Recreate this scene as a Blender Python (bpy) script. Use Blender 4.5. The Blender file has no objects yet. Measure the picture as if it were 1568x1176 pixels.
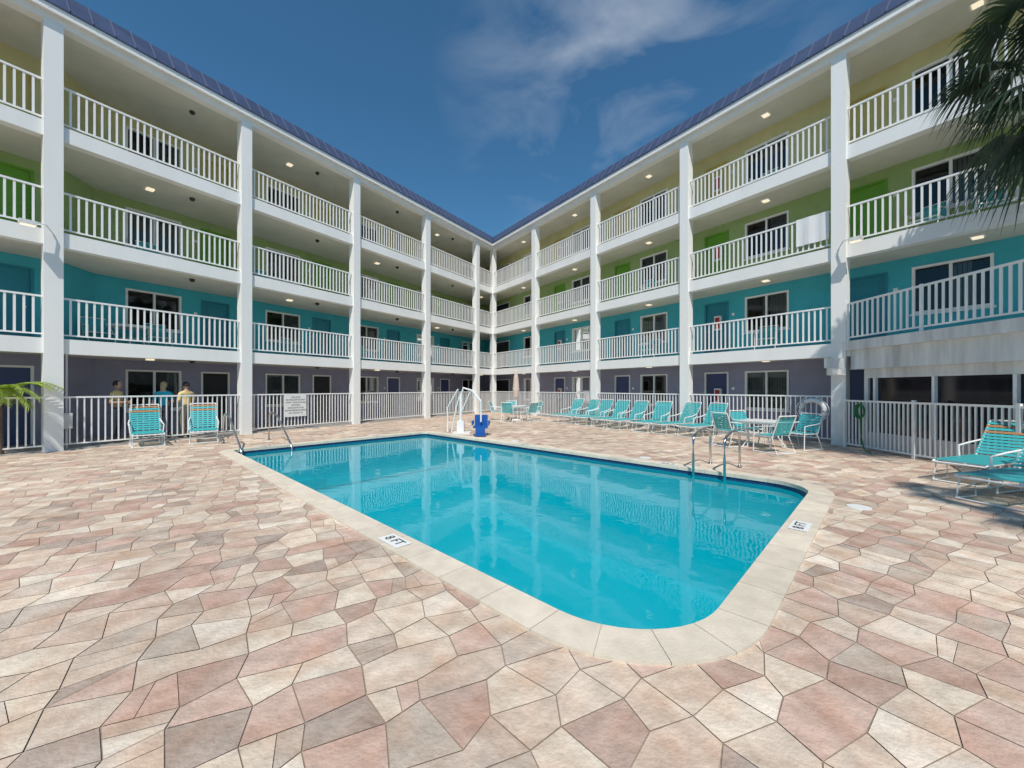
import bpy, bmesh, math, random
from mathutils import Vector, Matrix
random.seed(7)
R=random.random
scene=bpy.context.scene
scene.view_settings.view_transform='Standard'
scene.view_settings.look='None'
scene.view_settings.exposure=0

# ------------------------------------------------------------ materials
def mat(name,col,rough=.6,metal=0,var=.0,vscale=3.0,bump=0,bscale=20,emit=0,spec=.5,streak=False,attr=None,big=0,tint=None):
    m=bpy.data.materials.new(name); m.use_nodes=True
    nt=m.node_tree; N=nt.nodes; L=nt.links
    b=N['Principled BSDF']
    b.inputs['Base Color'].default_value=(*col,1)
    b.inputs['Roughness'].default_value=rough
    b.inputs['Metallic'].default_value=metal
    b.inputs['Specular IOR Level'].default_value=spec
    geo=N.new('ShaderNodeNewGeometry')
    src=None
    if attr:
        a=N.new('ShaderNodeVertexColor'); a.layer_name=attr; src=a.outputs['Color']
        if tint:
            nt_=N.new('ShaderNodeTexNoise'); nt_.inputs['Scale'].default_value=3.6; nt_.inputs['Detail'].default_value=4
            L.new(geo.outputs['Position'],nt_.inputs['Vector'])
            mt=N.new('ShaderNodeMapRange'); mt.inputs[1].default_value=.42; mt.inputs[2].default_value=.66
            L.new(nt_.outputs['Fac'],mt.inputs[0])
            mc=N.new('ShaderNodeMix'); mc.data_type='RGBA'; mc.inputs[6].default_value=(1,1,1,1); mc.inputs[7].default_value=(*tint,1)
            L.new(mt.outputs[0],mc.inputs[0])
            mm_=N.new('ShaderNodeMix'); mm_.data_type='RGBA'; mm_.blend_type='MULTIPLY'; mm_.inputs[0].default_value=1
            L.new(src,mm_.inputs[6]); L.new(mc.outputs[2],mm_.inputs[7]); src=mm_.outputs[2]
    if var>0 or src:
        n=N.new('ShaderNodeTexNoise'); n.inputs['Scale'].default_value=vscale; n.inputs['Detail'].default_value=6
        n.inputs['Roughness'].default_value=.65
        vec=geo.outputs['Position']
        if streak:
            mp=N.new('ShaderNodeMapping'); mp.inputs['Scale'].default_value=(1,1,.12); L.new(vec,mp.inputs[0]); vec=mp.outputs[0]
        L.new(vec,n.inputs['Vector'])
        mr=N.new('ShaderNodeMapRange'); mr.inputs[1].default_value=.3; mr.inputs[2].default_value=.7
        mr.inputs[3].default_value=1-var; mr.inputs[4].default_value=1+var*.5
        L.new(n.outputs['Fac'],mr.inputs[0])
        fac=mr.outputs[0]
        if big>0:
            n3=N.new('ShaderNodeTexNoise'); n3.inputs['Scale'].default_value=.55; n3.inputs['Detail'].default_value=5
            L.new(geo.outputs['Position'],n3.inputs['Vector'])
            m3=N.new('ShaderNodeMapRange'); m3.inputs[1].default_value=.35; m3.inputs[2].default_value=.65; m3.inputs[3].default_value=1-big; m3.inputs[4].default_value=1+big*.4
            L.new(n3.outputs['Fac'],m3.inputs[0])
            mu=N.new('ShaderNodeMath'); mu.operation='MULTIPLY'; L.new(fac,mu.inputs[0]); L.new(m3.outputs[0],mu.inputs[1]); fac=mu.outputs[0]
        mx=N.new('ShaderNodeMix'); mx.data_type='RGBA'; mx.blend_type='MULTIPLY'; mx.inputs[0].default_value=1
        if src: L.new(src,mx.inputs[6])
        else: mx.inputs[6].default_value=(*col,1)
        L.new(fac,mx.inputs[7])
        L.new(mx.outputs[2],b.inputs['Base Color'])
    if bump>0:
        n2=N.new('ShaderNodeTexNoise'); n2.inputs['Scale'].default_value=bscale; n2.inputs['Detail'].default_value=5
        L.new(geo.outputs['Position'],n2.inputs['Vector'])
        bp=N.new('ShaderNodeBump'); bp.inputs['Strength'].default_value=bump; bp.inputs['Distance'].default_value=.01
        L.new(n2.outputs['Fac'],bp.inputs['Height']); L.new(bp.outputs[0],b.inputs['Normal'])
    if emit>0:
        b.inputs['Emission Color'].default_value=(1,.85,.6,1); b.inputs['Emission Strength'].default_value=emit
    return m

M={}
M['white']=mat('white_paint',(.85,.84,.81),.55,var=.06,vscale=1.2,bump=.15,bscale=30,streak=True)
M['fascia']=mat('weathered_white',(.72,.72,.70),.65,var=.36,vscale=2.6,bump=.3,bscale=25,streak=True)
M['rail']=mat('rail_white',(.85,.84,.82),.4,var=.03)
M['ceil']=mat('ceiling_paint',(.68,.66,.57),.8,var=.10,vscale=1.2)
M['floor']=mat('concrete_floor',(.46,.44,.41),.8,var=.2,vscale=2)
M['w0']=mat('wall_periwinkle',(.30,.30,.41),.8,var=.12,vscale=1.5,bump=.4,bscale=60)
M['w1']=mat('wall_teal',(.055,.44,.52),.8,var=.12,vscale=1.5,bump=.4,bscale=60)
M['w2']=mat('wall_lime',(.33,.45,.18),.8,var=.12,vscale=1.5,bump=.4,bscale=60)
M['w3']=mat('wall_yellow',(.60,.56,.29),.8,var=.12,vscale=1.5,bump=.4,bscale=60)
M['d0']=mat('door_navy',(.05,.07,.18),.45,var=.05)
M['d1']=mat('door_teal',(.015,.23,.31),.45,var=.05)
M['d2']=mat('door_green',(.14,.36,.03),.45,var=.05)
M['d3']=mat('door_gold',(.58,.47,.16),.45,var=.05)
M['dark']=mat('room_dark',(.025,.025,.03),.8)  # near-black colour stands in for the shade of unlit rooms and open doorways
M['blind']=mat('window_blinds',(.28,.29,.29),.7,var=.1)
M['roof']=mat('roof_metal_blue',(.06,.08,.15),.45,metal=.15,var=.25,vscale=1.5)
M['roof2']=mat('roof_seam_blue',(.13,.155,.24),.45,metal=.15)
M['lamp']=mat('lamp_lens',(.9,.85,.7),.5,emit=.75)
M['metal']=mat('steel_tube',(.6,.6,.6),.18,metal=1)
M['black']=mat('black_plastic',(.03,.03,.03),.5)
M['cope']=mat('coping_stone',(.66,.59,.47),.7,var=.16,vscale=5,bump=.35,bscale=50,attr='Col',big=.12)
M['sand']=mat('joint_sand',(.31,.245,.19),.95,var=.2,vscale=30)
M['paver']=mat('paver_stone',(.5,.4,.3),.75,var=.26,vscale=7,bump=.8,bscale=40,attr='Col',spec=.3,big=.14,tint=(.88,.77,.71))
M['plaster']=mat('pool_plaster',(.10,.72,.82),.7,var=.06,vscale=2)
M['tile']=mat('pool_tile_blue',(.02,.06,.16),.15,var=.5,vscale=25)
M['turq']=mat('strap_turquoise',(.05,.43,.45),.45,var=.06,vscale=20)
M['tan']=mat('strap_orange',(.42,.22,.10),.45,var=.06,vscale=20)
M['frame']=mat('chair_frame_white',(.78,.78,.76),.35,var=.03)
M['plasticw']=mat('table_white',(.78,.79,.77),.3,var=.03)
M['blue']=mat('lift_seat_blue',(.01,.09,.34),.35,var=.05)
M['umb']=mat('umbrella_cloth',(.62,.50,.40),.9,var=.15,vscale=10)
M['trunk']=mat('palm_trunk',(.16,.12,.085),.95,var=.4,vscale=14,bump=.8,bscale=25)
M['hose']=mat('hose_green',(.02,.20,.06),.5)
M['towel']=mat('towel_white',(.8,.8,.8),.95,var=.04,bump=.6,bscale=60)
M['red']=mat('extinguisher_red',(.45,.02,.02),.4)
def leaf(name,c1,c2):
    m=mat(name,c1,.55,var=.5,vscale=4)
    nt=m.node_tree;N=nt.nodes;L=nt.links
    b=N['Principled BSDF']; out=N['Material Output']
    tr=N.new('ShaderNodeBsdfTranslucent'); tr.inputs[0].default_value=(*c2,1)
    mx=N.new('ShaderNodeMixShader'); mx.inputs[0].default_value=.25
    L.new(b.outputs[0],mx.inputs[1]); L.new(tr.outputs[0],mx.inputs[2]); L.new(mx.outputs[0],out.inputs[0])
    return m
M['frond']=leaf('palm_frond_green',(.03,.055,.03),(.05,.09,.03))
M['frond2']=leaf('young_palm_green',(.30,.42,.06),(.45,.60,.08))
def glassmat(name,tint,rough=.02,ior=1.5):
    m=bpy.data.materials.new(name); m.use_nodes=True
    nt=m.node_tree;N=nt.nodes;L=nt.links; N.remove(N['Principled BSDF']); out=N['Material Output']
    t=N.new('ShaderNodeBsdfTransparent'); t.inputs[0].default_value=(*tint,1)
    g=N.new('ShaderNodeBsdfGlossy'); g.inputs['Roughness'].default_value=rough; g.inputs[0].default_value=(1,1,1,1)
    f=N.new('ShaderNodeFresnel'); f.inputs['IOR'].default_value=ior
    mx=N.new('ShaderNodeMixShader'); L.new(f.outputs[0],mx.inputs[0]); L.new(t.outputs[0],mx.inputs[1]); L.new(g.outputs[0],mx.inputs[2]); L.new(mx.outputs[0],out.inputs[0])
    return m,g,f,t,mx
M['glass']=glassmat('window_glass',(.45,.5,.5))[0]
M['tinted']=mat('tinted_glass',(.012,.012,.016),.06,spec=.6)
M['water'],g,f,t_,mx_=glassmat('water',(.20,.92,.97),.015)
f.inputs['IOR'].default_value=1.31
nt=M['water'].node_tree;N=nt.nodes;L=nt.links
df=N.new('ShaderNodeBsdfDiffuse'); df.inputs[0].default_value=(.0,.385,.465,1)
ms=N.new('ShaderNodeMixShader'); ms.inputs[0].default_value=.56
L.new(t_.outputs[0],ms.inputs[1]); L.new(df.outputs[0],ms.inputs[2]); L.new(ms.outputs[0],mx_.inputs[1])
g.inputs[0].default_value=(.85,.95,1,1)
geo=N.new('ShaderNodeNewGeometry')
n1=N.new('ShaderNodeTexNoise'); n1.inputs['Scale'].default_value=1.6; n1.inputs['Detail'].default_value=2
n2=N.new('ShaderNodeTexNoise'); n2.inputs['Scale'].default_value=7; n2.inputs['Detail'].default_value=2
L.new(geo.outputs['Position'],n1.inputs['Vector']);L.new(geo.outputs['Position'],n2.inputs['Vector'])
ad=N.new('ShaderNodeMath'); ad.operation='MULTIPLY_ADD'; ad.inputs[1].default_value=.25
L.new(n2.outputs['Fac'],ad.inputs[0]); L.new(n1.outputs['Fac'],ad.inputs[2])
bp=N.new('ShaderNodeBump'); bp.inputs['Strength'].default_value=.11; bp.inputs['Distance'].default_value=.04
L.new(ad.outputs[0],bp.inputs['Height']); L.new(bp.outputs[0],g.inputs['Normal']); L.new(bp.outputs[0],f.inputs['Normal'])

# ------------------------------------------------------------ mesh builder
ID=lambda a,b,c:Vector((a,b,c))
class MB:
    def __init__(s,name,xf=ID):
        s.name=name; s.v=[]; s.f=[]; s.m=[]; s.mats=[]; s.c=[]; s.xf=xf; s.usecol=False
    def mi(s,m):
        if m not in s.mats: s.mats.append(m)
        return s.mats.index(m)
    def face(s,pts,m,col=None,xf=None):
        xf=xf or s.xf; i=len(s.v)
        for p in pts: s.v.append(xf(*p))
        s.f.append(list(range(i,i+len(pts)))); s.m.append(s.mi(m)); s.c.append(col or (1,1,1))
        if col: s.usecol=True
    def box(s,a0,a1,b0,b1,c0,c1,m,xf=None,col=None):
        xf=xf or s.xf; i=len(s.v)
        for c in (c0,c1):
            for (a,b) in ((a0,b0),(a1,b0),(a1,b1),(a0,b1)): s.v.append(xf(a,b,c))
        for q in ((3,2,1,0),(4,5,6,7),(0,1,5,4),(1,2,6,5),(2,3,7,6),(3,0,4,7)):
            s.f.append([i+k for k in q]); s.m.append(s.mi(m)); s.c.append(col or (1,1,1))
        if col: s.usecol=True
    def prism(s,poly,z0,z1,m,xf=None):
        xf=xf or s.xf; i=len(s.v); n=len(poly)
        for p in poly: s.v.append(xf(p[0],p[1],z0))
        for p in poly: s.v.append(xf(p[0],p[1],z1))
        k=s.mi(m)
        s.f.append([i+j for j in range(n)][::-1]); s.f.append([i+n+j for j in range(n)])
        s.m+= [k,k]; s.c+=[(1,1,1)]*2
        for j in range(n):
            s.f.append([i+j,i+(j+1)%n,i+n+(j+1)%n,i+n+j]); s.m.append(k); s.c.append((1,1,1))
    def tube(s,pts,r,m,seg=8,xf=None,closed=False):
        xf=xf or s.xf
        P=[xf(*p) for p in pts]; n=len(P); rings=[]
        rr=r if isinstance(r,(list,tuple)) else [r]*n
        ref=Vector((0,0,1))
        for i in range(n):
            if closed: d=P[(i+1)%n]-P[i-1]
            else: d=P[min(i+1,n-1)]-P[max(i-1,0)]
            d.normalize()
            u=d.cross(ref)
            if u.length<.05: u=d.cross(Vector((1,0,0)))
            u.normalize(); w=d.cross(u)
            base=len(s.v)
            for k in range(seg):
                a=2*math.pi*k/seg
                s.v.append(P[i]+(u*math.cos(a)+w*math.sin(a))*rr[i])
            rings.append(base)
        k_=s.mi(m)
        for i in range(n if closed else n-1):
            A=rings[i];B=rings[(i+1)%n]
            for k in range(seg):
                s.f.append([A+k,A+(k+1)%seg,B+(k+1)%seg,B+k]); s.m.append(k_); s.c.append((1,1,1))
        if not closed:
            s.f.append([rings[0]+k for k in range(seg)][::-1]); s.f.append([rings[-1]+k for k in range(seg)])
            s.m+=[k_,k_]; s.c+=[(1,1,1)]*2
    def ball(s,c,r,m,xf=None,nu=12,nv=8,fn=None):
        xf=xf or s.xf; i=len(s.v); k_=s.mi(m)
        for a in range(nv+1):
            th=math.pi*a/nv
            for b in range(nu):
                ph=2*math.pi*b/nu
                p=(math.sin(th)*math.cos(ph),math.sin(th)*math.sin(ph),math.cos(th))
                s.v.append(xf(c[0]+r[0]*p[0],c[1]+r[1]*p[1],c[2]+r[2]*p[2]))
        for a in range(nv):
            for b in range(nu):
                if fn and not fn(math.pi*(a+.5)/nv,2*math.pi*(b+.5)/nu): continue
                s.f.append([i+a*nu+b,i+a*nu+(b+1)%nu,i+(a+1)*nu+(b+1)%nu,i+(a+1)*nu+b]); s.m.append(k_); s.c.append((1,1,1))
    def mesh(s,smooth=False,recalc=True):
        me=bpy.data.meshes.new(s.name)
        me.from_pydata([tuple(v) for v in s.v],[],s.f)
        for m in s.mats: me.materials.append(M[m])
        me.polygons.foreach_set('material_index',s.m)
        if s.usecol:
            ca=me.color_attributes.new('Col','FLOAT_COLOR','CORNER'); data=[]
            for p in me.polygons:
                c=s.c[p.index]
                for _ in range(p.loop_total): data+= [c[0],c[1],c[2],1]
            ca.data.foreach_set('color',data)
        if recalc:
            bm=bmesh.new(); bm.from_mesh(me); bmesh.ops.recalc_face_normals(bm,faces=bm.faces); bm.to_mesh(me); bm.free()
        if smooth:
            for p in me.polygons: p.use_smooth=True
        me.update(); return me
    def obj(s,parent=None,smooth=False,recalc=True):
        o=bpy.data.objects.new(s.name,s.mesh(smooth,recalc)); scene.collection.objects.link(o)
        if parent: o.parent=parent
        return o
def empty(name,loc=(0,0,0)):
    e=bpy.data.objects.new(name,None); e.location=loc; e.empty_display_size=.2; scene.collection.objects.link(e); return e

# ------------------------------------------------------------ site layout (metres)
PL=Vector((-11.66,9.94)); dL=Vector((.5341,.8455)); nL=Vector((-.8455,.5341)); SL=4.393; WL=2.78
PR=Vector((9.21,10.99));  dR=Vector((-.5642,.8257)); nR=Vector((.8257,.5642)); SR=4.643; WR=1.55
def xL(t,w,z): p=PL+dL*t+nL*w; return Vector((p.x,p.y,z))
def xR(t,w,z): p=PR+dR*t+nR*w; return Vector((p.x,p.y,z))
T0=-9.2
def isect(wl,wr):
    a=PL+nL*wl; b=PR+nR*wr
    den=dL.x*(-dR.y)+dR.x*dL.y
    r=b-a
    t=(r.x*(-dR.y)+dR.x*r.y)/den
    return a+dL*t
FL=[.03,2.85,5.57,8.28]; CE=[2.47,5.19,7.9,10.8]
hotel=empty('hotel_building')
def sweep(mb,profL,profR,m):
    n=len(profL); st=[]
    for k in range(3):
        base=len(mb.v)
        for (wl,z),(wr,_) in zip(profL,profR):
            if k==0: v=xL(T0,wl,z)
            elif k==2: v=xR(T0,wr,z)
            else:
                c=isect(wl,wr); v=Vector((c.x,c.y,z))
            mb.v.append(v)
        st.append(base)
    q=mb.mi(m)
    for k in range(2):
        for j in range(n):
            mb.f.append([st[k]+j,st[k]+(j+1)%n,st[k+1]+(j+1)%n,st[k+1]+j]); mb.m.append(q); mb.c.append((1,1,1))
    mb.f.append([st[0]+j for j in range(n)][::-1]); mb.f.append([st[2]+j for j in range(n)]); mb.m+=[q,q]; mb.c+=[(1,1,1)]*2
def rect(w0,w1,z0,z1): return [(w0,z0),(w0,z1),(w1,z1),(w1,z0)]

mb=MB('floor_slabs')
for i in (1,2,3):
    zt=FL[i]; zb=CE[i-1]
    sweep(mb,rect(-.10,.16,zb,zt),rect(-.10,.16,zb,zt),'white')
    sweep(mb,rect(.16,WL+.15,zb+.06,zt-.003),rect(.16,WR+.15,zb+.06,zt-.003),'ceil')
sweep(mb,rect(.16,8,10.86,10.98),rect(.16,8,10.86,10.98),'ceil')
sweep(mb,rect(-.05,8,-.3,.03),rect(-.05,8,-.3,.03),'floor')
mb.obj(hotel)
mb=MB('roof')
sweep(mb,rect(-.14,.155,10.8,11.02),rect(-.14,.155,10.8,11.02),'white')
sweep(mb,rect(-.26,.4,11.02,11.06),rect(-.26,.4,11.02,11.06),'white')
sweep(mb,rect(-.30,-.26,10.97,11.13),rect(-.30,-.26,10.97,11.13),'white')
man=[(-.33,11.13),(-.33,11.17),(.17,11.86),(8,12.1),(8,11.13)]
sweep(mb,man,man,'roof')
for xf,tc in ((xL,(isect(-.3,-.3)-PL).dot(dL)),(xR,(isect(-.3,-.3)-PR).dot(dR))):
    t=T0+.2
    while t<tc-.1:
        i=len(mb.v)
        for tt in (t-.008,t+.008):
            for (w,z) in ((-.335,11.17),(-.36,11.185),(.155,11.885),(.19,11.86)): mb.v.append(xf(tt,w,z))
        q=mb.mi('roof2')
        for fc in ((0,1,2,3),(4,5,6,7),(0,1,5,4),(1,2,6,5),(2,3,7,6)):
            mb.f.append([i+k for k in fc]); mb.m.append(q); mb.c.append((1,1,1))
        t+=.42
mb.obj(hotel)
mb=MB('rear_walls')
sweep(mb,rect(7.85,8,.03,10.86),rect(7.85,8,.03,10.86),'w3')
for xf,wl in ((xL,WL),(xR,WR)):
    mb.box(T0,T0+.15,wl-.6,7.85,.03,10.86,'w3',xf=xf)
mb.obj(hotel)
mb=MB('columns')
cz=.165
for n in range(-2,5): mb.box(n*SL-cz,n*SL+cz,-cz,cz,0,10.8,'white',xf=xL)
for n in range(-1,4):
    mb.box(n*SR-cz,n*SR+cz,-cz,cz,0,10.8,'white',xf=xR)
mb.box(4*SR-.16,4*SR+.16,-.16,.16,0,10.8,'white',xf=xR)
mb.obj(hotel)

wallmb=MB('gallery_walls'); winmb=MB('windows'); doormb=MB('doors')
def window(xf,t0,t1,z0,z1,w,flip):
    b=winmb
    for (a0,a1,c0,c1) in ((t0,t0+.06,z0,z1),(t1-.06,t1,z0,z1),(t0+.06,t1-.06,z0,z0+.06),(t0+.06,t1-.06,z1-.06,z1)):
        b.box(a0,a1,w-.025,w+.12,c0,c1,'rail',xf=xf)
    tm=(t0+t1)/2
    b.box(tm-.03,tm+.03,w,w+.09,z0+.06,z1-.06,'rail',xf=xf)
    b.box(t0-.04,t1+.04,w-.05,w-.027,z0-.06,z0,'rail',xf=xf)
    b.face([(t0+.06,w+.05,z0+.06),(t1-.06,w+.05,z0+.06),(t1-.06,w+.05,z1-.06),(t0+.06,w+.05,z1-.06)],'glass',xf=xf)
    r=R()
    a0,a1=(tm,t1) if flip else (t0,tm)
    if r<.22: a0,a1=t0+.03,t1-.03
    elif r<.4: a0=a0+(a1-a0)*.45
    elif r<.5: a0,a1=t1,t1
    t=a0+.05
    while t<a1-.07:
        b.box(t,t+.07,w+.14,w+.155,z0+.08,z1-.06,'blind',xf=xf); t+=.085
    b.box(t0-.3,t1+.3,w+.6,w+.62,z0-.3,z1+.2,'dark',xf=xf)
def door(xf,t0,t1,z0,z1,w,dm):
    b=doormb
    fm='rail' if dm in('d0','dark') else dm
    for (a0,a1,c0,c1) in ((t0,t0+.06,z0,z1),(t1-.06,t1,z0,z1),(t0+.06,t1-.06,z1-.06,z1)):
        b.box(a0,a1,w-.02,w+.1,c0,c1,fm,xf=xf)
    b.box(t0+.06,t1-.06,w+.04,w+.09,z0+.01,z1-.06,dm,xf=xf)
    if dm!='dark':
        for (c0,c1) in ((.25,.9),(1.05,1.85)):
            b.box(t0+.2,t1-.2,w+.03,w+.04,z0+c0,z0+c1,dm,xf=xf)
        b.ball((t1-.14,w+.01,z0+1.0),(.03,.03,.03),'metal',xf=xf,nu=6,nv=4)
        b.box(t0-.22,t0-.12,w-.012,w-.002,z0+1.5,z0+1.6,'rail',xf=xf)
def wallrun(xf,ta,tb,w,fi,ops):
    z0=FL[fi]; z1=(CE[fi]+.06)
    m='w%d'%fi
    t=ta
    for op in sorted(ops,key=lambda o:o[0]):
        a,b,kind,flip=op[:4]
        if a<ta or b>tb: continue
        wallmb.box(t,a,w,w+.14,z0,z1,m,xf=xf)
        head=z0+2.1 if fi else 2.22
        if kind=='win':
            sill=z0+.8
            wallmb.box(a,b,w,w+.14,z0,sill,m,xf=xf); wallmb.box(a,b,w,w+.14,head,z1,m,xf=xf)
            window(xf,a,b,sill,head,w,flip)
        else:
            wallmb.box(a,b,w,w+.14,head,z1,m,xf=xf)
            door(xf,a,b,z0,head,w,'dark' if kind=='dark' else 'd%d'%fi)
        t=b
    wallmb.box(t,tb,w,w+.14,z0,z1,m,xf=xf)
Wc=isect(WL,WR); tWL=(Wc-PL).dot(dL); tWR=(Wc-PR).dot(dR)
for fi in range(4):
    ops=[]
    for n in range(0,5):
        ops.append((2.0+n*SL,3.5+n*SL,'win',True)); ops.append((4.1+n*SL,5.05+n*SL,'dark' if (fi==0 and n<2) else 'door',0))  # dark: flat panel coloured as a shaded open doorway
    wallrun(xL,1.29,tWL,WL,fi,ops)
    ops=[(-1.0,-.05,'door',0),(-3.2,-1.7,'win',True),(-5.4,-4.45,'door',0)]
    wallrun(xL,T0,.5,2.0,fi,ops)
    z0=FL[fi]; z1=CE[fi]+.06
    wallmb.prism([(.5,2.0),(1.29,2.78),(1.29,2.92),(.5,2.14)],z0,z1,'w%d'%fi,xf=xL)
    ops=[]
    for n in range(-2,5):
        if n==-1: ops.append((-2.6,-1.15,'win',False)); ops.append((-.65,.3,'door',0)); continue
        if n==4: ops.append((18.9,21.2,'dark',0)); continue  # flat panel coloured dark, standing for the shaded lobby opening
        ops.append((1.83+n*SR,3.25+n*SR,'win',False))
        if n<3: ops.append((3.85+n*SR,4.8+n*SR,'door',0))
    wallrun(xR,T0,tWR-.002,WR,fi,ops)
wallmb.obj(hotel); winmb.obj(hotel); doormb.obj(hotel)

def railing(b,xf,t0,t1,w,z0,h,sp=.145,pw=.021,bot=.09,m='rail'):
    b.box(t0,t1,w-.025,w+.025,z0+h-.045,z0+h,m,xf=xf)
    b.box(t0,t1,w-.02,w+.02,z0+bot,z0+bot+.035,m,xf=xf)
    n=max(1,int(round((t1-t0)/sp)))
    for i in range(1,n):
        t=t0+(t1-t0)*i/n
        b.box(t-pw,t+pw,w-.012,w+.012,z0+bot+.035,z0+h-.045,m,xf=xf)
b=MB('balcony_railings')
tC=(isect(0,0)-PL).dot(dL)
for fi in (1,2,3):
    for n in range(-2,4): railing(b,xL,n*SL+cz,(n+1)*SL-cz,0,FL[fi],1.07)
    railing(b,xL,4*SL+cz,tC-.2,0,FL[fi],1.07)
    for n in range(-2,4):
        if fi==1 and n<0: continue
        railing(b,xR,n*SR+cz,(n+1)*SR-cz,0,FL[fi],1.07)
b.obj(hotel)
b=MB('ceiling_lights')
for fi in range(4):
    zc=CE[fi]+.06
    for n in range(-1,4):
        b.box(n*SR+2.14,n*SR+2.32,.69,.87,zc-.05,zc-.002,'lamp',xf=xR)
        b.box(n*SR+2.10,n*SR+2.36,.65,.91,zc-.02,zc-.004,'rail',xf=xR)
    for n in range(-1,5):
        if (n+fi)%2==0: b.box(n*SL+2.14,n*SL+2.32,1.2,1.38,zc-.05,zc-.002,'lamp',xf=xL)
        b.ball((n*SL+3.2,.9,zc-.03),(.08,.08,.08),'black',xf=xL,nu=10,nv=6)
b.obj(hotel)
b=MB('floodlights')
for xf,s in ((xR,-1),(xL,-1)):
    b.tube([(0,-.16,5.45),(s*.15,-.3,5.62),(s*.45,-.45,5.58)],.018,'rail',xf=xf)
    b.box(s*.45-.14,s*.45+.14,-.56,-.38,5.48,5.58,'fascia',xf=xf)
    b.box(s*.45-.12,s*.45+.12,-.54,-.40,5.465,5.479,'lamp',xf=xf)
b.obj(hotel)
b=MB('meter_box')
b.box(.17,.33,-.1,.12,.55,.95,'fascia',xf=xL); b.tube([(.24,0,.55),(.24,0,.02)],.02,'fascia',xf=xL)
b.tube([(.24,0,.95),(.24,0,2.45)],.02,'fascia',xf=xL)
b.obj(hotel)
b=MB('extinguisher_cabinets')
for fi in range(4):
    for n in (1,3): b.box(n*SR-.55,n*SR-.3,WR-.13,WR-.003,FL[fi]+1.0,FL[fi]+1.55,'rail',xf=xR); b.box(n*SR-.51,n*SR-.34,WR-.14,WR-.131,FL[fi]+1.06,FL[fi]+1.49,'red',xf=xR)
b.obj(hotel)

annex=empty('lobby_annex')
b=MB('terrace_slab')
b.prism([(9.25,10.7),(9.25,1.5),(15.5,1.5)],2.10,2.845,'fascia')
b.prism([(9.12,10.85),(9.12,1.4),(9.25,1.4),(9.25,10.72)],2.62,2.87,'fascia')
b.obj(annex)
b=MB('annex_walls')
b.box(9.40,9.55,1.5,10.35,0,.45,'fascia'); b.box(9.40,9.55,1.5,10.35,1.86,2.10,'fascia')
y=1.6
while y<10.3:
    b.box(9.38,9.455,y,y+.06,.45,1.86,'rail'); y+=1.42
b.box(9.46,9.52,1.5,10.35,.45,1.86,'tinted')
b.box(9.40,9.55,10.352,10.46,0,2.10,'fascia')
b.obj(annex)
b=MB('terrace_railing')
yx=lambda t,w,z:Vector((9.22+w,t,z))
for y0,y1 in ((1.5,3.9),(3.95,6.35),(6.4,8.8),(8.85,10.75)):
    railing(b,yx,y0,y1,0,2.87,1.05); b.box(9.195,9.245,y1,y1+.05,2.87,3.94,'rail')
b.obj(annex)
b=MB('duct_box'); b.box(8.6,9.1,10.72,10.80,2.15,2.42,'fascia'); b.box(8.75,9.12,10.70,10.9,1.95,2.148,'fascia'); b.obj(annex)

b=MB('pool_fence')
for n in range(-2,4): railing(b,xL,n*SL+cz,(n+1)*SL-cz,0,.03,1.35,sp=.13,pw=.014,bot=.1)
railing(b,xL,4*SL+cz,tC-.2,0,.03,1.35,sp=.13)
b.obj()
b=MB('pool_fence')
for n in range(0,4): railing(b,xR,n*SR+cz,(n+1)*SR-cz,0,.03,1.35,sp=.13,pw=.014,bot=.1)
b.obj()
b=MB('pool_fence')
fx=lambda t,w,z:Vector((9.05+w,t,z))
y=1.5
while y<10.5:
    y1=min(y+1.83,10.7); railing(b,fx,y+.03,y1-.03,0,0,1.28,sp=.105,pw=.015,bot=.08); b.box(9.02,9.08,y1-.03,y1+.03,0,1.32,'rail'); y+=1.83
b.obj()

# ------------------------------------------------------------ pool
O=Vector((-7.48,10.0)); U=Vector((.72,-.694)).normalized(); V=Vector((.694,.72)).normalized()
def xP(a,b_,z): p=O+U*a+V*b_; return Vector((p.x,p.y,z))
A0,A1,B0,B1=0,11.75,-.08,6.28
def rr(off,z=0,step=.5):
    pts=[]
    cen=[(A1-1.12,B0+1.12,1.12,-90),(A1-.95,B1-.95,.95,0),(A0+.5,B1-.5,.5,90),(A0+.5,B0+.5,.5,180)]
    arcs=[]
    for cx,cy,r,s in cen:
        arc=[]
        for k in range(13):
            a=math.radians(s+90*k/12); arc.append((cx+(r-off)*math.cos(a),cy+(r-off)*math.sin(a)))
        arcs.append(arc)
    for i in range(4):
        pts+=arcs[i]
        p=arcs[i][-1]; q=arcs[(i+1)%4][0]
        L0=math.hypot(cen[(i+1)%4][0]-cen[i][0],cen[(i+1)%4][1]-cen[i][1]); n=int(L0/step)
        for k in range(1,n): pts.append((p[0]+(q[0]-p[0])*k/n,p[1]+(q[1]-p[1])*k/n))
    return pts
def sdf(a,b_):
    ra = 1.12 if (a>A1/2 and b_<3) else (.95 if a>A1/2 else .5)
    cx,cy=(A0+A1)/2,(B0+B1)/2; hx,hy=(A1-A0)/2,(B1-B0)/2
    qx=abs(a-cx)-hx+ra; qy=abs(b_-cy)-hy+ra
    return min(max(qx,qy),0)+math.hypot(max(qx,0),max(qy,0))-ra
CW=.31
pool=empty('swimming_pool')
outer=rr(0); inner=rr(CW); n=len(outer)
b=MB('coping',xP)
zt=.022
rnd=random.Random(3)
k=0
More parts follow.
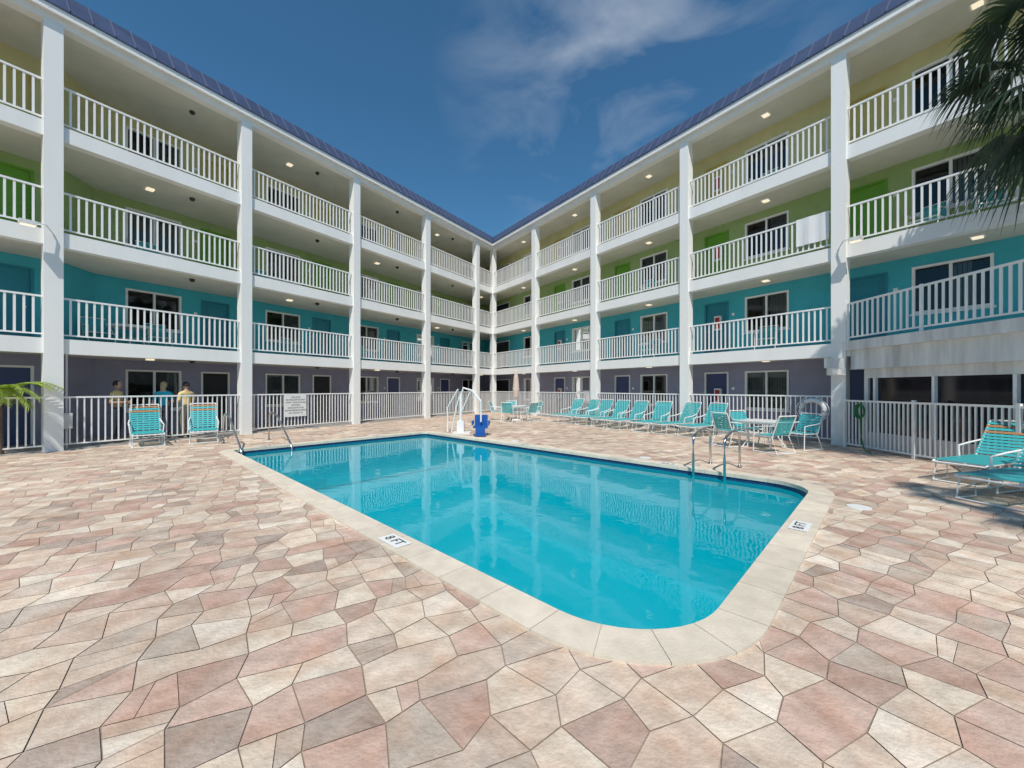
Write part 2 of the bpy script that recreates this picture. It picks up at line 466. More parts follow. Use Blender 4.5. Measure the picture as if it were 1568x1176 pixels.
while k<n:
    seg=1
    def ln(j): return math.hypot(outer[(j+1)%n][0]-outer[j%n][0],outer[(j+1)%n][1]-outer[j%n][1])
    tot=ln(k)
    while tot<.33 and k+seg<n and ln(k+seg)<.3: tot+=ln(k+seg); seg+=1
    v=.94+rnd.random()*.09; col=(.71*v,.625*v,.50*v)
    idx=[(k+j)%n for j in range(seg+1)]
    def shr(P,Q,t): return (P[0]+(Q[0]-P[0])*t,P[1]+(Q[1]-P[1])*t)
    o=[outer[j] for j in idx]; q=[inner[j] for j in idx]
    g_=.0018
    def trim(L_):
        L_=list(L_); d0=math.hypot(L_[1][0]-L_[0][0],L_[1][1]-L_[0][1]); d1=math.hypot(L_[-1][0]-L_[-2][0],L_[-1][1]-L_[-2][1])
        L_[0],L_[-1]=shr(L_[0],L_[1],min(.3,g_/d0)),shr(L_[-1],L_[-2],min(.3,g_/d1)); return L_
    o=trim(o);q=trim(q)
    for j in range(len(o)-1):
        b.face([(*o[j],zt),(*o[j+1],zt),(*q[j+1],zt),(*q[j],zt)],'cope',col)
        b.face([(*o[j],zt),(*o[j+1],zt),(*o[j+1],-.02),(*o[j],-.02)],'cope',col)
        b.face([(*q[j],zt),(*q[j+1],zt),(*q[j+1],-.04),(*q[j],-.04)],'cope',col)
        b.face([(*o[j],zt-.008),(*o[j+1],zt-.008),(*q[j+1],zt-.008),(*q[j],zt-.008)],'cope',(.42,.37,.29))
    k+=seg
b.obj(pool,recalc=False)
b=MB('basin',xP)
inn=rr(CW-.02)
def depth(a):
    if a<1.5: return -1.1
    if a<5.5: return -1.1-(a-1.5)/4*1.2
    return -2.3
for j in range(n):
    p=inn[j];q=inn[(j+1)%n]
    b.face([(*p,-.038),(*q,-.038),(*q,-.24),(*p,-.24)],'tile')
    b.face([(*p,-.24),(*q,-.24),(q[0],q[1],-2.31),(p[0],p[1],-2.31)],'plaster')
xs=[A0+.2,1.5,5.5,A1-.2]
for j in range(3):
    b.face([(xs[j],B0+.2,depth(xs[j])),(xs[j+1],B0+.2,depth(xs[j+1])),(xs[j+1],B1-.2,depth(xs[j+1])),(xs[j],B1-.2,depth(xs[j]))],'plaster')
b.face([(1.28,B0+.3,-1.095),(1.5,B0+.3,-1.095),(1.5,B1-.3,-1.095),(1.28,B1-.3,-1.095)],'tile')
for s in range(3):
    b.box(.3,.65+.3*s,.3,1.7+.25*s,-1.1 if s==2 else -.35-.25*(s+1),-.35-.25*s,'plaster')
b.obj(pool,recalc=False)
b=MB('water',xP)
b.face([(p[0],p[1],-.11) for p in inn],'water')
b.obj(pool,recalc=False)
def marker(a,b_,txt,rot):
    tb=MB('depth_marker_tile',xP)
    c,s=math.cos(rot),math.sin(rot)
    def q(x,y): return (a+c*x-s*y,b_+s*x+c*y)
    hw,hh=.19,.09
    P=[q(-hw,-hh),q(hw,-hh),q(hw,hh),q(-hw,hh)]
    tb.face([(*p,.027) for p in P],'plasticw')
    tb.obj(pool,recalc=False)
    cu=bpy.data.curves.new('depth_text','FONT'); cu.body=txt; cu.size=.15; cu.align_x='CENTER'; cu.align_y='CENTER'
    o=bpy.data.objects.new('depth_text',cu); scene.collection.objects.link(o); o.parent=pool
    w=xP(a,b_,.031); o.location=w; ang=math.atan2(U.y,U.x)+rot
    o.rotation_euler=(0,0,ang); cu.materials.append(M['black'])
marker(8.65,.06,'8 FT',0)
marker(A1-.16,3.5,'8 FT',math.pi/2)
marker(9.0,B1-.15,'6 FT',math.pi); marker(5.0,B1-.15,'5 FT',math.pi); marker(.15,4.2,'3 FT',-math.pi/2); marker(.15,1.0,'3 FT',-math.pi/2)
def loop(name,pts,r=.024):
    rb=MB(name,xP); rb.tube(pts,r,'metal',seg=10); rb.ball((pts[0][0],pts[0][1],.025),(.05,.05,.012),'metal'); return rb
def arc(p0,p1,h,k=12):
    out=[]
    for i in range(k+1):
        a=math.pi*i/k
        out.append((p0[0]+(p1[0]-p0[0])*(1-math.cos(a))/2,p0[1]+(p1[1]-p0[1])*(1-math.cos(a))/2,h+.18*math.sin(a)))
    return out
for s,a in enumerate((9.6,10.15)):
    pts=[(a,6.85,.0),(a,6.85,.35)]+arc((a,6.85),(a,5.85),.58)+[(a,5.85,.3),(a,5.85,-.9)]
    loop('pool_ladder_rail',pts).obj(pool,smooth=True)
for bb in (.35,1.5):
    pts=[(-1.5,bb,0),(-1.5,bb,.6),(-1.45,bb,.78),(-1.3,bb,.86),(-.7,bb,.80),(.5,bb,.12),(.65,bb,-.02),(.7,bb,-.3),(.7,bb,-.7)]
    loop('pool_handrail',pts).obj(pool,smooth=True)
b=MB('skimmer_lids',xP)
for a,c in ((4.2,B1+.28),(8.3,B1+.28),(A1+.28,5.0)):
    b.prism([(a+.13*math.cos(2*math.pi*j/20),c+.13*math.sin(2*math.pi*j/20)) for j in range(20)],.0,.008,'plasticw')
b.obj(pool)

# ------------------------------------------------------------ ground + pavers
b=MB('ground',xP)
E=400; h=[(A0+CW,B0+CW),(A1-CW,B0+CW),(A1-CW,B1-CW),(A0+CW,B1-CW)]; e=[(-E,-E),(E,-E),(E,E),(-E,E)]
for j in range(4):
    b.face([(*e[j],-.006),(*e[(j+1)%4],-.006),(*h[(j+1)%4],-.006),(*h[j],-.006)],'sand')
b.obj(recalc=False)

rnd=random.Random(11)
pal=[((.74,.63,.50),5),((.68,.56,.445),6),((.64,.51,.405),5),((.62,.455,.37),4),((.54,.39,.315),2.2),((.47,.385,.32),2.2),((.77,.67,.55),3),((.57,.475,.385),3)]
tot=sum(w for _,w in pal)
def pick():
    r=rnd.random()*tot
    for c,w in pal:
        r-=w
        if r<0: break
    v=.93+rnd.random()*.12
    return tuple(min(1,x*v) for x in c)
b=MB('paver_deck')
cell=.25; ang=math.radians(32); ca,sa=math.cos(ang),math.sin(ang)
grid={}
NG=90
for i in range(-NG,NG+1):
    for j in range(-NG,NG+1):
        sx_=.16*(1 if (i+j)%2 else -1); jx=(rnd.random()-.5)*.24; jy=(rnd.random()-.5)*.24
        u=(i+jx+sx_*(1 if j%2 else .3))*cell*1.08; v=(j+jy-sx_*(1 if i%2 else .3))*cell*.96
        grid[i,j]=(ca*u-sa*v, 11+sa*u+ca*v)
def mid(p,q,t=.5): return (p[0]+(q[0]-p[0])*t,p[1]+(q[1]-p[1])*t)
def addstone(P,col=None):
    cx=sum(p[0] for p in P)/len(P); cy=sum(p[1] for p in P)/len(P)
    if cy<-2.5 or cx>9.7 or cx<-17: return
    if (Vector((cx,cy))-PL).dot(nL)>-.02 or (Vector((cx,cy))-PR).dot(nR)>-.02: return
    Q=[]; ins=0
    for p in P:
        w=Vector(p)-O; a=w.dot(U); bb=w.dot(V); d=sdf(a,bb)
        if d<-.12:
            ins+=1
            ex=.01
            gx=(sdf(a+ex,bb)-d)/ex; gy=(sdf(a,bb+ex)-d)/ex
            a+=gx*(-.12-d); bb+=gy*(-.12-d)
            w2=O+U*a+V*bb; p=(w2.x,w2.y)
        Q.append(p)
    if ins==len(P): return
    z=rnd.random()*.001; out=[]
    for p in Q:
        dx,dy=cx-p[0],cy-p[1]; l=math.hypot(dx,dy) or 1
        out.append((p[0]+dx/l*.0045,p[1]+dy/l*.0045,z))
    b.face(out,'paver',col or pick())
used=set()
for i in range(-NG,NG):
    for j in range(-NG,NG):
        if (i,j) in used: continue
        A,B,C,D=grid[i,j],grid[i+1,j],grid[i+1,j+1],grid[i,j+1]
        if A[1]<-3: continue
        r=rnd.random()
        if r<.10 and i+2<=NG and (i+1,j) not in used:
            used.add((i+1,j)); B2,C2=grid[i+2,j],grid[i+2,j+1]
            addstone([A,B,B2,C2,C,D])
        elif r<.80: addstone([A,B,C,D])
        elif r<.87:
            t=.4+rnd.random()*.2;s=.3+rnd.random()*.4
            p=mid(A,B,t);q=mid(D,C,s); addstone([A,p,q,D]);addstone([p,B,C,q])
        elif r<.94:
            t=.4+rnd.random()*.2;s=.3+rnd.random()*.4
            p=mid(A,D,t);q=mid(B,C,s); addstone([A,B,q,p]);addstone([p,q,C,D])
        else:
            addstone([A,B,C]);addstone([A,C,D])
b.obj(recalc=False)

# ------------------------------------------------------------ furniture
def place(mesh,name,x,y,rot,z=0):
    o=bpy.data.objects.new(name,mesh); scene.collection.objects.link(o); o.location=(x,y,z); o.rotation_euler=(0,0,rot); return o
def chaise(backang=58,name='chaise_lounge',ntan=0,L1=-.85):
    b=MB(name); W=.31; H=.36; yh=.55
    ba=math.radians(backang); bl=.82
    by,bz=yh+bl*math.cos(ba),H+bl*math.sin(ba)
    for s in (-1,1):
        x=s*W
        b.tube([(x,L1,H-.02),(x,L1+.06,H),(x,yh,H),(x,by,bz)],.018,'frame')
        b.tube([(x,L1+.12,H),(x*1.04,L1+.05,.02),(x*1.04,L1+.5,.016),(x,L1+.42,H)],.015,'frame')
        b.tube([(x,yh-.35,H),(x*1.04,yh-.40,.016),(x*1.04,yh+.2,.016),(x,yh+.08,H)],.015,'frame')
        b.tube([(x*1.08,yh-.5,H),(x*1.14,yh-.48,H+.2),(x*1.14,yh-.1,H+.24),(x*1.04,yh+.22*math.cos(ba)+.05,H+.36*math.sin(ba))],.017,'frame')
    b.tube([(-W,L1,H-.02),(W,L1,H-.02)],.016,'frame'); b.tube([(-W,by,bz),(W,by,bz)],.018,'frame')
    b.tube([(-W*1.04,L1+.05,.02),(W*1.04,L1+.05,.02)],.012,'frame'); b.tube([(-W*1.04,yh+.2,.016),(W*1.04,yh+.2,.016)],.012,'frame')
    y=L1+.05
    while y<yh-.03:
        b.box(-W-.018,W+.018,y,y+.048,H+.012,H+.02,'turq'); y+=.068
    s=.04; k=0
    def bx(t,w,z): return Vector((t,yh+w*math.cos(ba)-z*math.sin(ba),H+w*math.sin(ba)+z*math.cos(ba)))
    while s<bl-.04:
        k+=1
        b.box(-W-.018,W+.018,s,s+.048,.012,.02,'tan' if (ntan and k in ntan) else 'turq',xf=bx); s+=.068
    return b.mesh()
def patio_chair():
    b=MB('patio_chair'); W=.27;H=.42
    for s in (-1,1):
        x=s*W
        b.tube([(x,-.25,H),(x,.22,H),(x,.40,H+.5)],.015,'frame')
        b.tube([(x*1.1,-.28,.01),(x*1.1,-.26,H+.2),(x*1.1,.1,H+.24),(x,.32,H+.26)],.015,'frame')
        b.tube([(x*1.1,-.28,.015),(x*1.1,.36,.015),(x,.2,H)],.014,'frame')
    b.tube([(-W,-.25,H),(W,-.25,H)],.015,'frame'); b.tube([(-W,.40,H+.5),(W,.40,H+.5)],.015,'frame'); b.tube([(-W*1.1,.36,.015),(W*1.1,.36,.015)],.012,'frame')
    y=-.22
    while y<.18: b.box(-W-.015,W+.015,y,y+.05,H+.012,H+.02,'turq'); y+=.064
    ba=math.atan2(.5,.18)
    def bx(t,w,z): return Vector((t,.22+w*math.cos(ba)-z*math.sin(ba),H+w*math.sin(ba)+z*math.cos(ba)))
    s=.05
    while s<.48: b.box(-W-.015,W+.015,s,s+.05,.012,.02,'turq',xf=bx); s+=.064
    return b.mesh()
def table(rad,square=False):
    b=MB('patio_table')
    if square: poly=[(-rad,-rad),(rad,-rad),(rad,rad),(-rad,rad)]
    else: poly=[(rad*math.cos(2*math.pi*k/28),rad*math.sin(2*math.pi*k/28)) for k in range(28)]
    b.prism(poly,.70,.73,'plasticw')
    b.prism([(p[0]*.97,p[1]*.97) for p in poly],.66,.698,'frame')
    for k in range(4):
        a=math.pi/4+k*math.pi/2; r1=rad*(1.2 if square else .85)
        c,s=math.cos(a),math.sin(a)
        b.tube([(r1*c,r1*s,.67),(r1*.6*c,r1*.6*s,.3),(r1*.95*c,r1*.95*s,.015)],.018,'frame')
    b.tube([(rad*.5*math.cos(2*math.pi*k/12),rad*.5*math.sin(2*math.pi*k/12),.3) for k in range(12)],.012,'frame',closed=True)
    return b.mesh()
ch=chaise(60); chL=chaise(66,ntan=(9,11),L1=-.55); ch2=chaise(50,ntan=(8,10)); pc=patio_chair(); tb1=table(.55); tb2=table(.45,True)
rotR=math.atan2(nR.y,nR.x)-math.pi/2
for i,t in enumerate((3.35,4.35,5.25,6.35,7.2,8.25,9.1,10.05)):
    p=xR(t,-1.25+(R()-.5)*.2,0); place(ch,'chaise_lounge',p.x,p.y,rotR+(R()-.5)*.4)
place(chL,'chaise_lounge',-10.1,10.85,math.radians(47)); place(chL,'chaise_lounge',-9.2,11.7,math.radians(39))
place(ch2,'chaise_lounge',8.15,6.75,math.radians(-70)); place(ch2,'chaise_lounge',7.25,5.55,math.radians(-74))
place(tb1,'patio_table',.2,19.4,0)
for a in (20,100,170,250,310):
    r=math.radians(a); place(pc,'patio_chair',.2+.95*math.cos(r),19.4+.95*math.sin(r),r-math.pi/2)
for fi,n,tt in ((1,0,1.2),(1,0,2.6),(1,1,2.7),(1,2,2.2),(2,0,2.4),(2,1,1.6),(3,1,2.0)):
    p=xL(n*SL+tt,1.9,FL[fi]); place(pc,'patio_chair',p.x,p.y,math.atan2(nL.y,nL.x)-math.pi/2+R()-.5,FL[fi])
for fi,n,tt in ((1,0,2.3),(1,1,2.3),(2,1,2.4),(2,-1,2.0),(2,-1,3.1),(3,0,2.4)):
    p=xR(n*SR+tt,1.0,FL[fi]); place(pc,'patio_chair',p.x,p.y,rotR+R()-.5,FL[fi])
p=xL(1.9,1.9,0); place(tb1,'patio_table',p.x,p.y,0,FL[1])
b=MB('patio_umbrella')
b.tube([(0,0,0),(0,0,2.5)],.02,'frame')
b.tube([(0,0,1.05),(0,0,1.15),(0,0,1.5),(0,0,2.1),(0,0,2.42),(0,0,2.46)],[.04,.13,.17,.12,.05,.01],'umb',seg=14)
b.tube([(0,0,0),(0,0,.08)],[.22,.2],'frame',seg=16)
place(b.mesh(),'patio_umbrella',.2,19.4,0)
place(tb2,'patio_table',6.75,10.5,.5)
for dx,dy,rot in ((-.25,-.72,math.pi),(.8,-.25,-math.pi/2),(-.7,.35,math.pi/2),(.1,.85,0)):
    place(pc,'patio_chair',6.75+dx,10.5+dy,rot+.3)
b=MB('life_buoy',xR)
t0=.62; c=[(t0+.29*math.cos(2*math.pi*k/32),-.10,.95+.29*math.sin(2*math.pi*k/32)) for k in range(32)]
b.tube(c,.065,'plasticw',seg=12,closed=True)
for q in range(4):
    a=math.pi/4+q*math.pi/2
    seg=[(t0+.29*math.cos(a+d),-.10,.95+.29*math.sin(a+d)) for d in (-.12,0,.12)]
    b.tube(seg,.069,'fascia',seg=12)
rope=[]
for k in range(40):
    a=2*math.pi*k/40; r=.37+.035*abs(math.sin(2*a)); rope.append((t0+r*math.cos(a+math.pi/4),-.12,.95+r*math.sin(a+math.pi/4)))
b.tube(rope,.01,'rail',seg=6,closed=True)
b.obj(smooth=True)
b=MB('garden_hose')
for k in range(4):
    b.tube([(9.0-.02*k,10.1+(.10+.01*k)*math.cos(2*math.pi*j/20),1.0+(.16+.012*k)*math.sin(2*math.pi*j/20)) for j in range(20)],.014,'hose',seg=6,closed=True)
b.tube([(8.98,10.1,.85),(8.95,10.05,.4),(8.9,9.9,.03),(8.7,9.5,.02)],.014,'hose',seg=6)
b.obj(smooth=True)
b=MB('hanging_towel',xR)
for k in range(10):
    t=.25+.08*k; w0=-.045-.012*math.sin(k*1.3); w1=-.045-.012*math.sin((k+1)*1.3)
    b.face([(t,w0,5.85),(t+.08,w1,5.85),(t+.08,w1*.8,6.66),(t,w0*.8,6.66)],'towel'); b.face([(t,w0*.8,6.66),(t+.08,w1*.8,6.66),(t+.08,.05,6.66),(t,.05,6.66)],'towel'); b.face([(t,.05,6.66),(t+.08,.05,6.66),(t+.08,.06,6.1),(t,.06,6.1)],'towel')
b.obj(smooth=False,recalc=False)
sg=empty('pool_rules_sign')
tS=SL+1.75
b=MB('board',xL); b.box(tS-.42,tS+.42,-.05,-.035,.5,1.38,'plasticw'); b.obj(sg)
cu=bpy.data.curves.new('sign_text','FONT'); cu.body='POOL RULES\nNO LIFEGUARD ON DUTY\nSWIM AT YOUR OWN RISK\nNO DIVING\nNO GLASS OR FOOD\nSHOWER BEFORE ENTERING\nMAX CAPACITY 24'
cu.size=.085; cu.align_x='CENTER'; cu.align_y='CENTER'; cu.materials.append(M['black']); cu.space_line=1.25
o=bpy.data.objects.new('sign_text',cu); scene.collection.objects.link(o); o.parent=sg
o.location=xL(tS,-.055,.94); o.rotation_euler=(math.pi/2,0,math.atan2(dL.y,dL.x)); o.scale=(.75,.95,1)
b=MB('pool_lift')
b.box(-.25,.35,-.25,.25,0,.06,'frame'); b.box(-.12,.12,-.12,.12,.06,.45,'frame')
b.tube([(0,0,.4),(0,0,1.35)],.05,'frame'); b.tube([(0,0,1.3),(.1,-.05,1.6),(.45,-.3,1.5),(.75,-.5,1.15)],.035,'frame')
b.tube([(0,0,.7),(.35,-.22,1.45)],.025,'frame')
b.tube([(-.5,.25,.02),(-.5,.25,.9),(-.1,.02,1.55)],.03,'frame'); b.tube([(-.35,.2,.02),(-.15,.08,1.0),(0,0,1.4)],.025,'frame')
b.tube([(.75,-.5,1.15),(.75,-.5,.45)],.03,'frame')
sx=lambda a,b_,c:Vector((.75+a,-.5+b_,c-.12))
b.box(-.24,.24,-.26,.2,.38,.45,'blue',xf=sx)
b.prism([(-.22,.16),(.22,.16),(.18,.22),(-.18,.22)],.45,.80,'blue',xf=sx)
b.box(-.30,-.25,-.2,.18,.48,.62,'blue',xf=sx); b.box(.25,.30,-.2,.18,.48,.62,'blue',xf=sx)
b.box(-.2,.2,-.5,-.3,.15,.19,'blue',xf=sx); b.box(-.16,.16,-.32,-.26,.17,.40,'blue',xf=sx)
place(b.mesh(),'pool_lift',-1.8,13.75,0)

# ------------------------------------------------------------ palms
def fanpalm(name,x,y,h,nf,seed,lean=(0,0),frad=1.0):
    rn=random.Random(seed); root=empty(name,(x,y,0))
    b=MB('trunk'); pts=[];rad=[]
    for k in range(13):
        t=k/12; pts.append((lean[0]*t*t,lean[1]*t*t,h*t)); rad.append(.2-.05*t+.012*(k%2))
    b.tube(pts,rad,'trunk',seg=12)
    for k in range(60):
        t=.55+.44*rn.random(); a=rn.random()*6.28; r=.16
        cx,cy=lean[0]*t*t,lean[1]*t*t
        b.tube([(cx+r*math.cos(a),cy+r*math.sin(a),h*t),(cx+(r+.1)*math.cos(a),cy+(r+.1)*math.sin(a),h*t+.22)],[.04,.015],'trunk',seg=4)
    b.obj(root)
    b=MB('crown')
    cx,cy=lean
    for k in range(nf):
        az=rn.random()*6.283; el=math.radians(-50+125*rn.random()**.8)
        pl=(.9+.5*rn.random())*frad
        d=Vector((math.cos(az)*math.cos(el),math.sin(az)*math.cos(el),math.sin(el)))
        c0=Vector((cx,cy,h)); c1=c0+d*pl*.6; c2=c0+d*pl+Vector((0,0,-.12*pl))
        b.tube([tuple(c0),tuple(c1),tuple(c2)],[.022,.016,.01],'frond',seg=4)
        side=d.cross(Vector((0,0,1))); side.normalize(); up=side.cross(d)
        nl=30
        for j in range(nl):
            a=math.radians(-118+236*j/(nl-1)+rn.uniform(-2,2)); ll=(.95+.2*rn.random())*frad*(1-.25*abs(a)/2.1)
            dd=(d*math.cos(a)+side*math.sin(a)+up*.15*math.cos(a)).normalized()
            wd=.024*frad; s2=dd.cross(up); s2.normalize()
            last=None
            for q in range(6):
                t=q/5; pos=c2+dd*ll*t*(1-.15*t)+Vector((0,0,-1))*ll*.75*t*t
                wq=wd*(.5+1.2*t if t<.4 else 1.0*(1.02-t)*1.65)
                cur=(tuple(pos-s2*wq),tuple(pos+s2*wq))
                if last: b.face([last[0],last[1],cur[1],cur[0]],'frond')
                last=cur
    b.obj(root,recalc=False)
fanpalm('shade_fan_palm',9.6,6.5,7.1,48,2,(.0,.1),1.12)
fanpalm('shade_fan_palm',6.8,-.1,7.4,14,5,(.1,0),.9)  # out of view, added to cast dappled shade on the deck's right side
root=empty('young_palm',(-12.15,9.25,0)); b=MB('stem'); b.tube([(0,0,0),(0,0,.7),(.03,0,1.4)],[.10,.08,.06],'trunk'); b.obj(root)
b=MB('fronds'); rn=random.Random(4)
for k in range(22):
    az=k*2.4; L_=.65+.3*rn.random(); up=.35+.5*rn.random(); pr=[]
    for q in range(9):
        t=q/8; pr.append(Vector((.03+L_*t*math.cos(az),L_*t*math.sin(az),1.45+up*t*1.2-.75*t*t)))
    b.tube([tuple(p) for p in pr],[.012]*8+[.004],'frond2',seg=4)
    for q in range(1,9):
        for sub in (0,.33,.66):
            if q==8 and sub: continue
            p=pr[q]+(pr[min(q+1,8)]-pr[q])*sub; d=(pr[q]-pr[q-1]).normalized(); s=d.cross(Vector((0,0,1))).normalized()
            for sg_ in (-1,1):
                tip=p+s*sg_*.22*(1-.5*q/8)+d*.16-Vector((0,0,.05))
                b.face([tuple(p-d*.014),tuple(p+d*.014),tuple((p+tip)/2+d*.016),tuple(tip),tuple((p+tip)/2-d*.016)],'frond2')
b.obj(root,recalc=False)

# ------------------------------------------------------------ people
M['skin']=mat('skin',(.48,.29,.20),.5,var=.06); M['skin2']=mat('skin_light',(.64,.43,.33),.5,var=.06)
M['hairb']=mat('hair_dark',(.02,.015,.012),.6,var=.3,vscale=40); M['hairl']=mat('hair_blond',(.45,.34,.20),.6,var=.3,vscale=40)
M['shirtt']=mat('shirt_tan',(.80,.60,.27),.9,var=.12,vscale=12,bump=.6,bscale=30); M['shirtc']=mat('shirt_teal',(.03,.48,.62),.9,var=.12,vscale=12,bump=.6,bscale=30)
M['pants']=mat('trousers_dark',(.035,.04,.06),.9,var=.2,vscale=15); M['pantsk']=mat('shorts_khaki',(.40,.33,.23),.9,var=.15,vscale=15); M['shoe']=mat('shoes',(.06,.05,.05),.6)
M['lip']=mat('lips',(.40,.13,.11),.5); M['eye']=mat('eye_white',(.7,.7,.7),.3)
def person(x,y,rot,armL,armR,shirt,pants,skin,hair,longhair=False,hgt=1.7,shorts=False,headyaw=0,z=.03):
    V_=[];Ed=[];Rd=[];Lb=[];roots=[]
    def v(p,r,l,root=False):
        V_.append(p);Rd.append(r if isinstance(r,tuple) else (r,r));Lb.append(l)
        if root: roots.append(len(V_)-1)
        return len(V_)-1
    def e(a,b): Ed.append((a,b))
    pe=v((0,0,.95),(.15,.11),pants,True); wa=v((0,0,1.10),(.135,.10),shirt); cz_=v((0,0,1.27),(.155,.11),shirt); uc=v((0,0,1.40),(.12,.09),shirt); nk=v((0,0,1.49),.052,skin); sk=v((0,.012,1.56),.05,skin)
    for a,b_ in ((pe,wa),(wa,cz_),(cz_,uc),(uc,nk),(nk,sk)): e(a,b_)
    for s,arm in ((-1,armL),(1,armR)):
        sh=v((s*.18,0,1.395),.062,shirt); e(uc,sh)
        el=arm[0]; wr=arm[1]
        m1=tuple((Vector((s*.18,0,1.395))*.45+Vector(el)*.55)); ml=v(m1,.05,shirt); e(sh,ml)
        ei=v(el,.040,skin); e(ml,ei); fm=v(tuple(Vector(el)*.6+Vector(wr)*.4),.036,skin); e(ei,fm); wi=v(wr,.025,skin); e(fm,wi)
        d=(Vector(wr)-Vector(el)).normalized(); ph=Vector(wr)+d*.07; pi=v(tuple(ph),(.036,.018),skin); e(wi,pi)
        side=d.cross(Vector((0,1,0))); 
        if side.length<.2: side=d.cross(Vector((0,0,1)))
        side.normalize(); cur=side.cross(d)*s
        for k in range(4):
            o_=(k-1.5)*.019; fl=(.07,.08,.075,.058)[k]; b0=Vector(wr)+d*.075+side*o_
            p1=b0+d*fl*.55+cur*.008; p2=p1+d*fl*.4+cur*.025
            i0=v(tuple(b0),.009,skin,True); i1=v(tuple(p1),.0085,skin); i2=v(tuple(p2),.007,skin); e(i0,i1);e(i1,i2)
        b0=Vector(wr)+d*.03+side*.022; p1=b0+side*.028+d*.025; p2=p1+d*.035+side*.006
        i0=v(tuple(b0),.011,skin,True); i1=v(tuple(p1),.010,skin); i2=v(tuple(p2),.008,skin); e(i0,i1);e(i1,i2)
    for s in (-1,1):
        hp=v((s*.09,0,.88),(.098,.10),pants); e(pe,hp); th=v((s*.098,.005,.66),.08,pants); e(hp,th)
        kn=v((s*.10,.012,.49),.058,skin if shorts else pants); e(th,kn); cf=v((s*.102,-.01,.33),.055,skin if shorts else pants); e(kn,cf); an=v((s*.105,-.02,.10),.04,skin if shorts else pants); e(cf,an)
        he=v((s*.105,-.025,.045),.042,'shoe'); e(an,he); to=v((s*.13,.15,.035),(.045,.03),'shoe'); e(he,to)
    me=bpy.data.meshes.new('body_skel'); me.from_pydata(V_,Ed,[])
    bm=bmesh.new(); bm.from_mesh(me); ly=bm.verts.layers.skin.verify(); bm.verts.ensure_lookup_table()
    for i,vv in enumerate(bm.verts):
        vv[ly].radius=Rd[i]; vv[ly].use_root=(i in roots)
    bm.to_mesh(me); bm.free()
    o=bpy.data.objects.new('person',me); scene.collection.objects.link(o)
    o.modifiers.new('s','SKIN'); sb=o.modifiers.new('u','SUBSURF'); sb.levels=2
    dg=bpy.context.evaluated_depsgraph_get(); dg.update()
    nm=bpy.data.meshes.new_from_object(o.evaluated_get(dg)); o.modifiers.clear(); o.data=nm
    names=[shirt,pants,skin,'shoe']; nm.materials.clear()
    for q in names: nm.materials.append(M[q])
    segs=[(Vector(V_[a]),Vector(V_[b_]),Lb[a],Lb[b_]) for a,b_ in Ed]
    for p in nm.polygons:
        c=p.center; best=9;lab=skin
        for A,B,la,lb in segs:
            ab=B-A; t=max(0,min(1,(c-A).dot(ab)/max(ab.length_squared,1e-9))); dd=(c-(A+ab*t)).length
            if dd<best: best=dd; lab=la if t<.5 else lb
        p.material_index=names.index(lab); p.use_smooth=True
    h=MB('head'); cy=.018; hz=1.64
    cc,ss=math.cos(headyaw),math.sin(headyaw)
    hx=lambda a,b_,c:Vector((cc*a-ss*(b_),ss*a+cc*(b_),c))
    h.xf=hx
    h.ball((0,cy,hz),(.074,.092,.112),skin,nu=20,nv=14); h.ball((0,cy+.035,hz-.055),(.05,.05,.055),skin)
    h.tube([(0,cy+.085,hz+.012),(0,cy+.108,hz-.022),(0,cy+.088,hz-.032)],[.008,.014,.010],skin,seg=6)
    for s in (-1,1):
        h.ball((s*.03,cy+.082,hz+.005),(.013,.008,.008),'eye',nu=8,nv=6); h.ball((s*.03,cy+.089,hz+.005),(.005,.003,.005),'hairb',nu=6,nv=4)
        h.ball((s*.076,cy-.003,hz-.005),(.010,.018,.03),skin,nu=8,nv=6); h.box(s*.03-.016,s*.03+.016,cy+.083,cy+.088,hz+.02,hz+.026,hair)
    h.ball((0,cy+.087,hz-.055),(.024,.008,.008),'lip',nu=8,nv=6)
    h.ball((0,cy-.008,hz+.012),(.086,.100,.116),hair,nu=24,nv=16,fn=lambda th,ph:(th<.85) or (not(.55<ph<2.6) and th<2.0))
    if longhair: h.ball((0,cy-.06,hz-.07),(.075,.05,.14),hair)
    h.obj(o,smooth=True)
    o.location=(x,y,z); o.rotation_euler=(0,0,rot); k=hgt/1.755; o.scale=(k,k,k)
    return o
hang=lambda s:((s*.25,-.02,1.12),(s*.27,.06,.88))
bent=lambda s:((s*.24,-.03,1.13),(s*.10,.22,1.14))
person(-11.42,11.32,math.radians(-70),bent(-1),bent(1),'shirtt','pants','skin','hairb',hgt=1.78)
person(-10.85,12.2,math.radians(25),hang(-1),bent(1),'shirtc','pants','skin2','hairl',longhair=True,hgt=1.76)
person(-10.35,12.45,math.radians(75),bent(-1),((.25,.02,1.14),(.16,.26,1.24)),'shirtt','pantsk','skin','hairb',hgt=1.76,headyaw=.2)

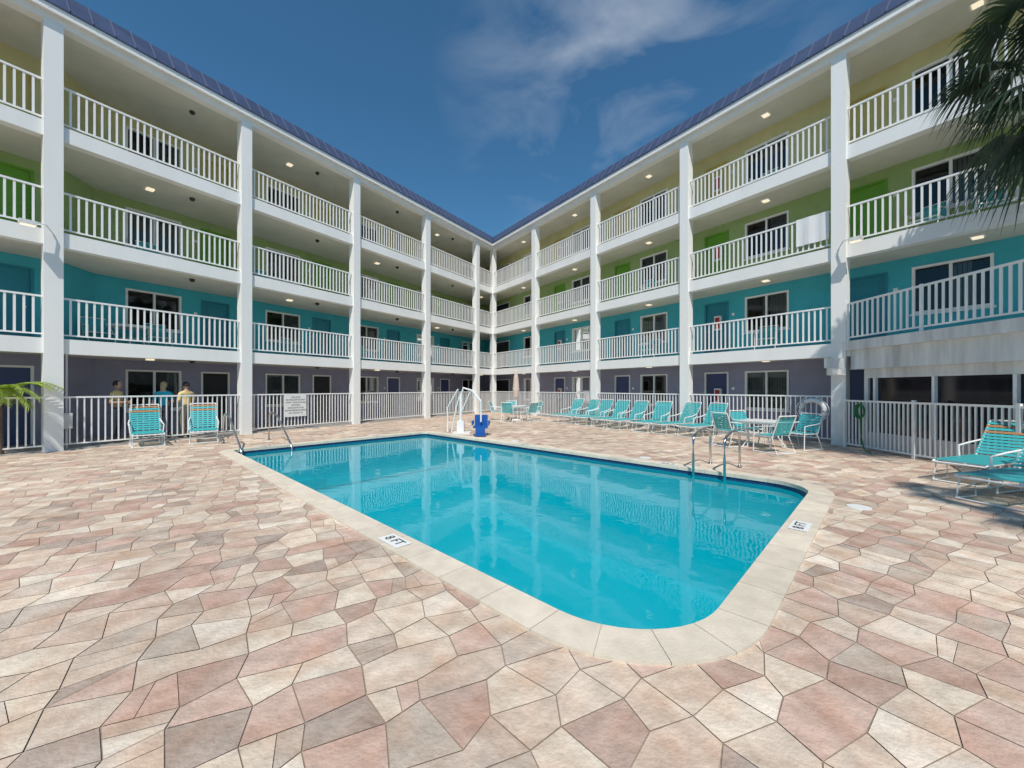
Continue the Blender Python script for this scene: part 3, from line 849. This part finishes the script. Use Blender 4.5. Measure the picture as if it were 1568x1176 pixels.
# ------------------------------------------------------------ light
elev=math.radians(55); hd=Vector((-.03,-1)).normalized()   # towards sun
sd=Vector((hd.x*math.cos(elev),hd.y*math.cos(elev),math.sin(elev)))
sl=bpy.data.lights.new('sun','SUN'); sl.energy=4.2; sl.angle=math.radians(.6); sl.color=(1,.95,.88)
so=bpy.data.objects.new('sun',sl); scene.collection.objects.link(so); so.rotation_euler=sd.to_track_quat('Z','Y').to_euler()
w=bpy.data.worlds.new('World'); scene.world=w; w.use_nodes=True
nt=w.node_tree;N=nt.nodes;L=nt.links; bg=N['Background']; bg.inputs['Strength'].default_value=.15
sky=N.new('ShaderNodeTexSky'); sky.sky_type='NISHITA'; sky.sun_disc=False; sky.sun_elevation=elev; sky.sun_rotation=math.atan2(hd.x,hd.y)
sky.air_density=1.0; sky.dust_density=.2; sky.ozone_density=3; sky.altitude=0
tc=N.new('ShaderNodeTexCoord')
ml=N.new('ShaderNodeMix'); ml.data_type='RGBA'; ml.blend_type='MULTIPLY'; ml.inputs[0].default_value=1; ml.inputs[7].default_value=(.36,.66,.74,1)
L.new(sky.outputs[0],ml.inputs[6])
mp=N.new('ShaderNodeMapping'); mp.inputs['Rotation'].default_value=(0,.6,.3); mp.inputs['Scale'].default_value=(2.2,2.2,4.5); mp.inputs['Location'].default_value=(.3,0,.1)
L.new(tc.outputs['Generated'],mp.inputs[0])
nz=N.new('ShaderNodeTexNoise'); nz.inputs['Scale'].default_value=1.6; nz.inputs['Detail'].default_value=9; nz.inputs['Roughness'].default_value=.52; nz.inputs['Distortion'].default_value=.4
L.new(mp.outputs[0],nz.inputs['Vector'])
dt=N.new('ShaderNodeVectorMath'); dt.operation='DOT_PRODUCT'; nrm=Vector((.28,1,.80)).normalized(); dt.inputs[1].default_value=nrm
L.new(tc.outputs['Generated'],dt.inputs[0])
m1=N.new('ShaderNodeMapRange'); m1.inputs[1].default_value=.93; m1.inputs[2].default_value=.995; L.new(dt.outputs['Value'],m1.inputs[0])
m2=N.new('ShaderNodeMapRange'); m2.inputs[1].default_value=.42; m2.inputs[2].default_value=.90; L.new(nz.outputs['Fac'],m2.inputs[0])
mm=N.new('ShaderNodeMath'); mm.operation='MULTIPLY'; L.new(m1.outputs[0],mm.inputs[0]); L.new(m2.outputs[0],mm.inputs[1])
mx=N.new('ShaderNodeMix'); mx.data_type='RGBA'; L.new(mm.outputs[0],mx.inputs[0]); L.new(ml.outputs[2],mx.inputs[6]); mx.inputs[7].default_value=(3.6,4.0,4.6,1)
L.new(mx.outputs[2],bg.inputs[0])

# ------------------------------------------------------------ camera
cam=bpy.data.cameras.new('camera'); cam.sensor_width=36; cam.lens=600/1568*36; cam.shift_y=6/1568; cam.clip_end=2000; cam.clip_start=.05
co=bpy.data.objects.new('camera',cam); scene.collection.objects.link(co); co.location=(0,0,1.6); co.rotation_euler=(math.pi/2,0,0)
scene.camera=co
